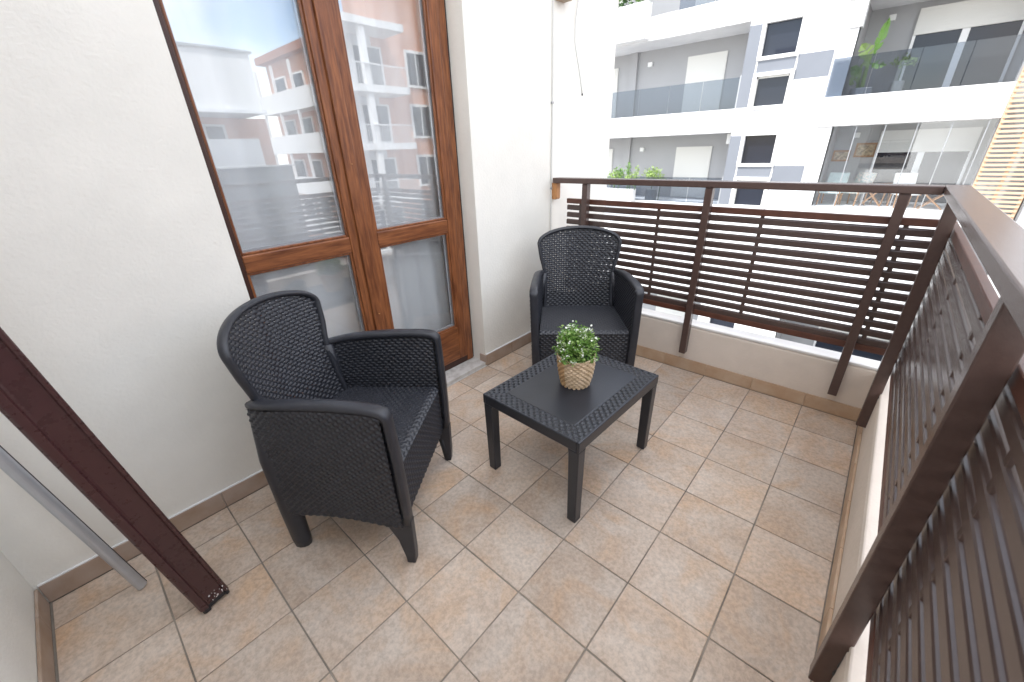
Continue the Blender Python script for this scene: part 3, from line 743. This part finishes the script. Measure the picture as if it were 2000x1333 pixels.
# air conditioner under the slab of the middle left loggia
A('air_conditioner', lampw, FX+.35, FX+.62, 3.83, 4.02, 1.22, 1.55, bevel=.02)
# timber slat screen
ts = empty('timber_screen', Vector((FX-.28, -2.83, .85))-ao); ts.parent = ab
def ts_add(o): o.location = -(ao+ts.location); return o
for y in (-2.41, -2.86, -3.31): ts_add(MB().box(FX-.25, FX-.19, y-.03, y+.03, -.80, 5.3).build('post', slatwood, ts))
sm_ = MB().box(-.018, .018, -.47, .47, -.0275, .0275).mesh('slat')
for k in range(56):
    o = link('slat', sm_, slatwood, ts); o.location = Vector((FX-.272, -2.86, -.74+k*.108))-ao-ts.location
ts_add(MB().box(FX-.25, FX+.62, -3.44, -2.40, -.99, -.81).build('bracket', facwhite, ts))

# planters and greenery on the facing balconies
def blob_pts(c, rx, ry, rz, n, seed):
    r = np.random.default_rng(seed); v = r.normal(size=(n, 3)); v /= np.linalg.norm(v, axis=1, keepdims=True); v *= (r.random((n, 1))**.35)
    lump = 1+.35*np.sin(v[:, :1]*7+seed)*np.cos(v[:, 1:2]*6)
    return np.array(c)+v*lump*np.array([rx, ry, rz])
def shrub(name, label, cat, loc, blobs, m, size, stem_to, group=None, seed=0, flat=.5):
    o = empty(name, loc); tag(o, label, cat, group)
    for k, (c, rr, n) in enumerate(blobs):
        leaf_cloud('foliage', m[k % len(m)], o, blob_pts(c, *rr, n, seed+k), size, flat, seed+k)
    s_ = MB()
    for c, rr, n in blobs: s_.tube([(c[0]*.3, c[1]*.9, 0), (c[0]*.6, c[1], c[2]*.6), tuple(c)], [.018, .014, .006], 6)
    s_.build('stem', leafC, o); return o
def planter(label, x0, x1, y0, y1, z0, z1):
    c = ((x0+x1)/2, (y0+y1)/2, z0); e = empty('planter', c); tag(e, label, 'planter')
    dx, dy, h = (x1-x0)/2, (y1-y0)/2, z1-z0
    MB().box(-dx, dx, -dy, dy, .0, h-.04).build('trough', facwhite, e, .01)
    m_ = MB().box(-dx, -dx+.03, -dy, dy, h-.039, h).box(dx-.03, dx, -dy, dy, h-.039, h).box(-dx+.031, dx-.031, -dy, -dy+.03, h-.039, h).box(-dx+.031, dx-.031, dy-.03, dy, h-.039, h)
    m_.build('rim', facwhite, e); MB().box(-dx+.031, dx-.031, -dy+.031, dy-.031, h-.0385, h-.02).build('soil', soil, e); return e
planter('long white trough planter on the facing building, top left', FX-.45, FX-.07, 7.08, 10.5, 4.66, 5.72)
shrub('planter_shrub', 'dark green foliage growing in the topmost white trough, top left of the facade', 'shrub', (FX-.26, 7.9, 5.68), [((0, y, .32), (.26, .42, .34), 420) for y in (-.45, .2, .8, 1.5)], [leafA, leafC], .10, 1, seed=11)
planter('white trough planter behind the handrail on the middle left balcony', FX-.40, FX-.07, 7.04, 9.6, -.80, -.33)
shrub('planter_shrub', 'pale green shrub at the left end of the middle balcony', 'shrub', (FX-.23, 7.95, -.36), [((0, 0, .42), (.20, .40, .30), 420), ((0, -.2, .62), (.15, .2, .22), 150)], [leafB, leafA], .085, 1, seed=21)
shrub('planter_shrub', 'tall silvery shrub second from the left on the middle balcony', 'shrub', (FX-.23, 7.25, -.36), [((0, 0, .42), (.18, .28, .26), 260), ((0, .12, .75), (.06, .08, .30), 90), ((0, -.25, .68), (.06, .08, .26), 80)], [leafB, leafA], .075, 1, seed=31)
pot_bush = shrub('potted_bush', 'yellow green bush in a grey pot right of the white trough planter', 'shrub', (FX+.30, 6.55, -.768), [((0, 0, .95), (.26, .36, .30), 480), ((0, -.35, .75), (.16, .20, .16), 130)], [leafB], .085, 1, seed=41)
MB().prism([(.22*math.cos(a), .22*math.sin(a)) for a in np.linspace(0, 2*math.pi, 18, endpoint=False)], 'z', 0, .42).build('pot', potgrey, pot_bush, .02)
# banana plant on the upper right balcony
bn = empty('banana_plant', (FX+.55, .62, 2.385)); tag(bn, 'tall banana plant with torn green leaves on the upper right balcony', 'plant')
MB().prism([(.26*math.cos(a), .26*math.sin(a)) for a in np.linspace(0, 2*math.pi, 20, endpoint=False)], 'z', 0, .20).build('pot', potgrey, bn, .02)
def banana_leaf(base, tip, wdt, bend, seed, m):
    r = np.random.default_rng(seed); b0, t0 = np.array(base), np.array(tip); m_ = MB(); n = 16; d = t0-b0; sd = np.cross(d, [1, .2, 0]); sd /= np.linalg.norm(sd); nn = np.cross(d, sd); nn /= np.linalg.norm(nn)
    for i in range(n):
        k0, k1 = i/n, (i+.86)/n
        for s_ in (1, -1):
            if r.random() < .12: continue
            pts_ = []
            for k in (k0, k1):
                p = b0+d*k+nn*bend*math.sin(k*3.0); wv = wdt*math.sin(min(1, k*1.02+.06)*math.pi)**.7*r.uniform(.75, 1.1)
                pts_.append((p, p+sd*s_*wv+nn*.04-d/np.linalg.norm(d)*(-.05)))
            k = len(m_.v); m_.v += [tuple(pts_[0][0]), tuple(pts_[1][0]), tuple(pts_[1][1]), tuple(pts_[0][1])]; m_.f.append((k, k+1, k+2, k+3))
    m_.tube([tuple(b0), tuple(b0+d*.5+nn*bend), tuple(t0)], [.018, .012, .004], 6)
    o = link('leaf', m_.mesh('leaf', fix=False), m, bn); return o
MB().tube([(0, 0, .18), (.02, .02, .6), (.02, 0, 1.0)], [.06, .05, .035], 8).build('stem', leafB, bn, smooth=True)
MB().tube([(.05, .10, .18), (.06, .14, .5), (.05, .16, .8)], [.045, .04, .03], 8).build('stem', leafB, bn, smooth=True)
banana_leaf((.02, -.06, .98), (.05, -.16, 1.84), .11, .05, 1, leafA)
banana_leaf((.02, .0, .9), (-.05, .28, 1.28), .18, .08, 2, leafB)
banana_leaf((.02, .0, .85), (-.1, .15, .78), .16, .12, 3, leafB)
banana_leaf((.05, .15, .7), (-.05, .42, .62), .14, .10, 4, leafA)
banana_leaf((.05, .15, .7), (.0, .30, .30), .13, .10, 5, leafB)
banana_leaf((.03, -.03, .8), (.0, -.36, .70), .12, .10, 6, leafA)
lo_pl = shrub('potted_bush', 'low trailing green plant against the big window of the upper right balcony', 'plant', (FX+1.45, -.12, 2.385), [((0, 0, .82), (.18, .30, .14), 120)], [leafB], .11, 1, seed=51)
MB().prism([(.16*math.cos(a), .16*math.sin(a)) for a in np.linspace(0, 2*math.pi, 18, endpoint=False)], 'z', 0, .36).build('pot', potgrey, lo_pl, .02)

# veranda furniture
VB = -.668
def picture(label, y0, y1, z0, z1):
    e = empty('framed_picture', (FX+1.82, (y0+y1)/2, (z0+z1)/2)); tag(e, label, 'picture'); dy, dz = (y1-y0)/2, (z1-z0)/2
    m_ = MB().box(-.02, .029, -dy, -dy+.05, -dz, dz).box(-.02, .029, dy-.05, dy, -dz, dz).box(-.02, .029, -dy+.05, dy-.05, -dz, -dz+.05).box(-.02, .029, -dy+.05, dy-.05, dz-.05, dz)
    m_.build('frame', teak, e); MB().box(.0, .028, -dy+.05, dy-.05, -dz+.05, dz-.05).build('canvas', paint_art, e)
picture('small framed picture on the veranda wall, left of the two', .52, .98, .58, .92)
picture('larger framed picture on the veranda wall, right of the two', -.12, .42, .70, 1.12)
def folding_table(label, x, y, w_, h_):
    e = empty('folding_table', (x, y, VB)); tag(e, label, 'table')
    for k in range(5): MB().box(-.24, .24, -w_/2+k*w_/5+.005, -w_/2+(k+1)*w_/5-.005, h_-.025, h_).build('top_slat', teak, e)
    for sx in (-.20, .20):
        for s_ in (1, -1): MB().tube([(sx+.012*s_, s_*w_*.42, 0), (sx+.012*s_, -s_*w_*.42, h_-.026)], .017, 6).build('leg', teak, e)
    return e
folding_table('wooden folding table with crossed legs inside the veranda, at the right', FX+.7, -1.78, .62, .50)
folding_table('wooden folding table with crossed legs inside the veranda, in the middle', FX+.9, -.42, .60, .62)
def lounge_chair(label, x, y, rz, c1):
    e = empty('veranda_chair', (x, y, VB), rz); tag(e, label, 'chair')
    MB().box(-.26, .26, -.27, .27, .36, .42).build('seat', c1, e, .02)
    MB().prism([(-.26, .42), (-.18, .42), (-.30, .95), (-.37, .95)], 'y', -.27, .27).build('backrest', c1, e, .02)
    for sx in (-.22, .24):
        for sy in (-.25, .25): MB().tube([(sx, sy, 0), (sx*.85, sy, .37)], .02, 6).build('leg', teak, e)
    for sy in (-.28, .28): MB().tube([(.24, sy, .36), (.24, sy, .60), (-.24, sy, .62)], .018, 6).build('arm', teak, e)
    return e
lounge_chair('armchair draped in pale green cloth at the left of the veranda', FX+.6, .62, R_(170), cloth)
lounge_chair('armchair with patterned cushions second from the left in the veranda', FX+.8, .05, R_(150), cloth2)
lounge_chair('folding chair with white cloth at the right of the veranda', FX+.8, -1.15, R_(200), mat('cloth_white', (.74, .74, .72), .9))
lounge_chair('chair with dark seat in the middle of the veranda', FX+1.2, -.75, R_(120), darkclad)

# ------------------------------------------------------------------ buildings seen in the door glass
ob = empty('orange_building', (18, -26, GZ)); tag(ob, 'orange apartment building with white balconies reflected in the door glass', 'building')
oo = Vector((18, -26, GZ))
def O(name, m, *b, parent=None, bevel=0):
    o = MB().box(*b).build(name, m, parent or ob, bevel); o.location = -oo-(parent.location if parent else Vector((0, 0, 0))); return o
O('wing_wall', orange, 16.2, 27, -38, -24.5, GZ, 8.0)
O('wing_roof', rooftile, 15.6, 27.4, -38.4, -24.6, 8.0, 8.5)
O('tower_wall', orange, 16.0, 30, -24.4, -22.0, GZ, 12.5)
O('tower_roof', rooftile, 15.7, 30.3, -24.8, -21.6, 12.5, 12.9)
LV = [-4.2, -1.15, 1.85, 4.75]
for z in LV:
    # wing balconies face -X
    O('balcony_slab', facwhite, 14.9, 16.2, -37.5, -24.6, z-.35, z)
    O('balcony_parapet', facwhite, 14.9, 15.0, -37.5, -24.6, z+.001, z+.95)
    for k in range(4):
        y = -36.6+k*3.1
        f = O('window', winframe, 16.08, 16.199, y, y+1.9, z+.05, z+2.2)
        for q in (0, 1):
            O('pane', winglass, 16.06, 16.079, y+.12+q*.86, y+.92+q*.86, z+.2, z+2.08, parent=f)
    for k in range(5): O('column', facwhite, 14.92, 15.08, -37.4+k*3.15, -37.24+k*3.15, z+.951, z+2.65)
    # tower balconies face +Y
    O('balcony_slab', facwhite, 13.3, 16.9, -22.0, -20.0, z-.35, z)
    bars = MB()
    for k in range(28): bars.box(13.36+k*.128, 13.375+k*.128, -20.06, -20.04, z+.05, z+.92)
    for k in range(14): bars.box(13.34, 13.36, -21.9+k*.13, -21.885+k*.13, z+.05, z+.92)
    o = bars.build('railing_bars', facwhite, ob); o['kind'] = 'stuff'; o.location = -oo
    O('railing_top', facwhite, 13.3, 16.9, -20.09, -20.01, z+.921, z+.98)
    O('column', facwhite, 14.15, 14.5, -20.40, -20.11, z+.001, z+2.64)
    O('loggia_wall', facoff, 13.6, 15.99, -22.2, -22.0, z+.001, z+2.64)
    f = O('window', winframe, 14.6, 16.6, -21.999, -21.95, z+.02, z+2.2)
    O('pane', winglass, 14.75, 15.5, -21.949, -21.93, z+.15, z+2.1, parent=f); O('pane', winglass, 15.65, 16.45, -21.949, -21.93, z+.15, z+2.1, parent=f)
    f = O('window', winframe, 18.2, 19.8, -21.999, -21.90, z+.3, z+2.3)
    O('pane', winglass, 18.35, 18.95, -21.899, -21.88, z+.45, z+2.15, parent=f); O('pane', winglass, 19.05, 19.65, -21.899, -21.88, z+.45, z+2.15, parent=f)
O('top_beam', facwhite, 13.3, 16.9, -22.0, -20.0, 7.40, 7.75)

wbld = empty('white_building', (1, -18, GZ)); tag(wbld, 'white building with a projecting top floor reflected in the left door pane', 'building')
wo_ = Vector((1, -18, GZ))
def W(name, m, *b, parent=None):
    o = MB().box(*b).build(name, m, parent or wbld); o.location = -wo_-(parent.location if parent else Vector((0, 0, 0))); return o
W('upper_wall', facwhite, -9, 6.55, -21, -15, 2.86, 4.55)
W('soffit_lip', facoff, -9.1, 6.65, -21, -14.9, 2.74, 2.855)
W('cornice', greymetal, -9.1, 6.65, -21, -14.92, 4.551, 4.62)
W('recessed_wall', orange, -9, 7.4, -21, -17.2, GZ, 2.735)
W('balcony_slab', facwhite, -9, 6.4, -17.2, -15.6, .75, 1.0)
W('balcony_parapet', facwhite, -9, 6.4, -15.7, -15.6, 1.001, 1.95)
for k in range(7):
    f = W('window', winframe, -7.6+k*2.0, -6.2+k*2.0, -17.199, -17.10, 1.02, 2.5)
    W('pane', winglass, -7.5+k*2.0, -6.95+k*2.0, -17.099, -17.08, 1.1, 2.42, parent=f); W('pane', winglass, -6.85+k*2.0, -6.3+k*2.0, -17.099, -17.08, 1.1, 2.42, parent=f)
an = empty('dark_annex', (1, -14, GZ)); tag(an, 'dark grey clad annex with a flat top reflected low in the left pane', 'building')
for k in range(14):
    o = MB().box(-8+k*1.06, -8+k*1.06+1.05, -14.6, -14.3, GZ, .98).build('cladding_panel', darkclad, an); o.location = -Vector((1, -14, GZ))
o = MB().box(-8.05, 6.9, -14.9, -14.601, GZ, .96).build('wall', darkclad, an); o.location = -Vector((1, -14, GZ))
o = MB().box(-8.1, 6.95, -14.95, -14.25, .981, 1.03).build('coping', greymetal, an); o.location = -Vector((1, -14, GZ))
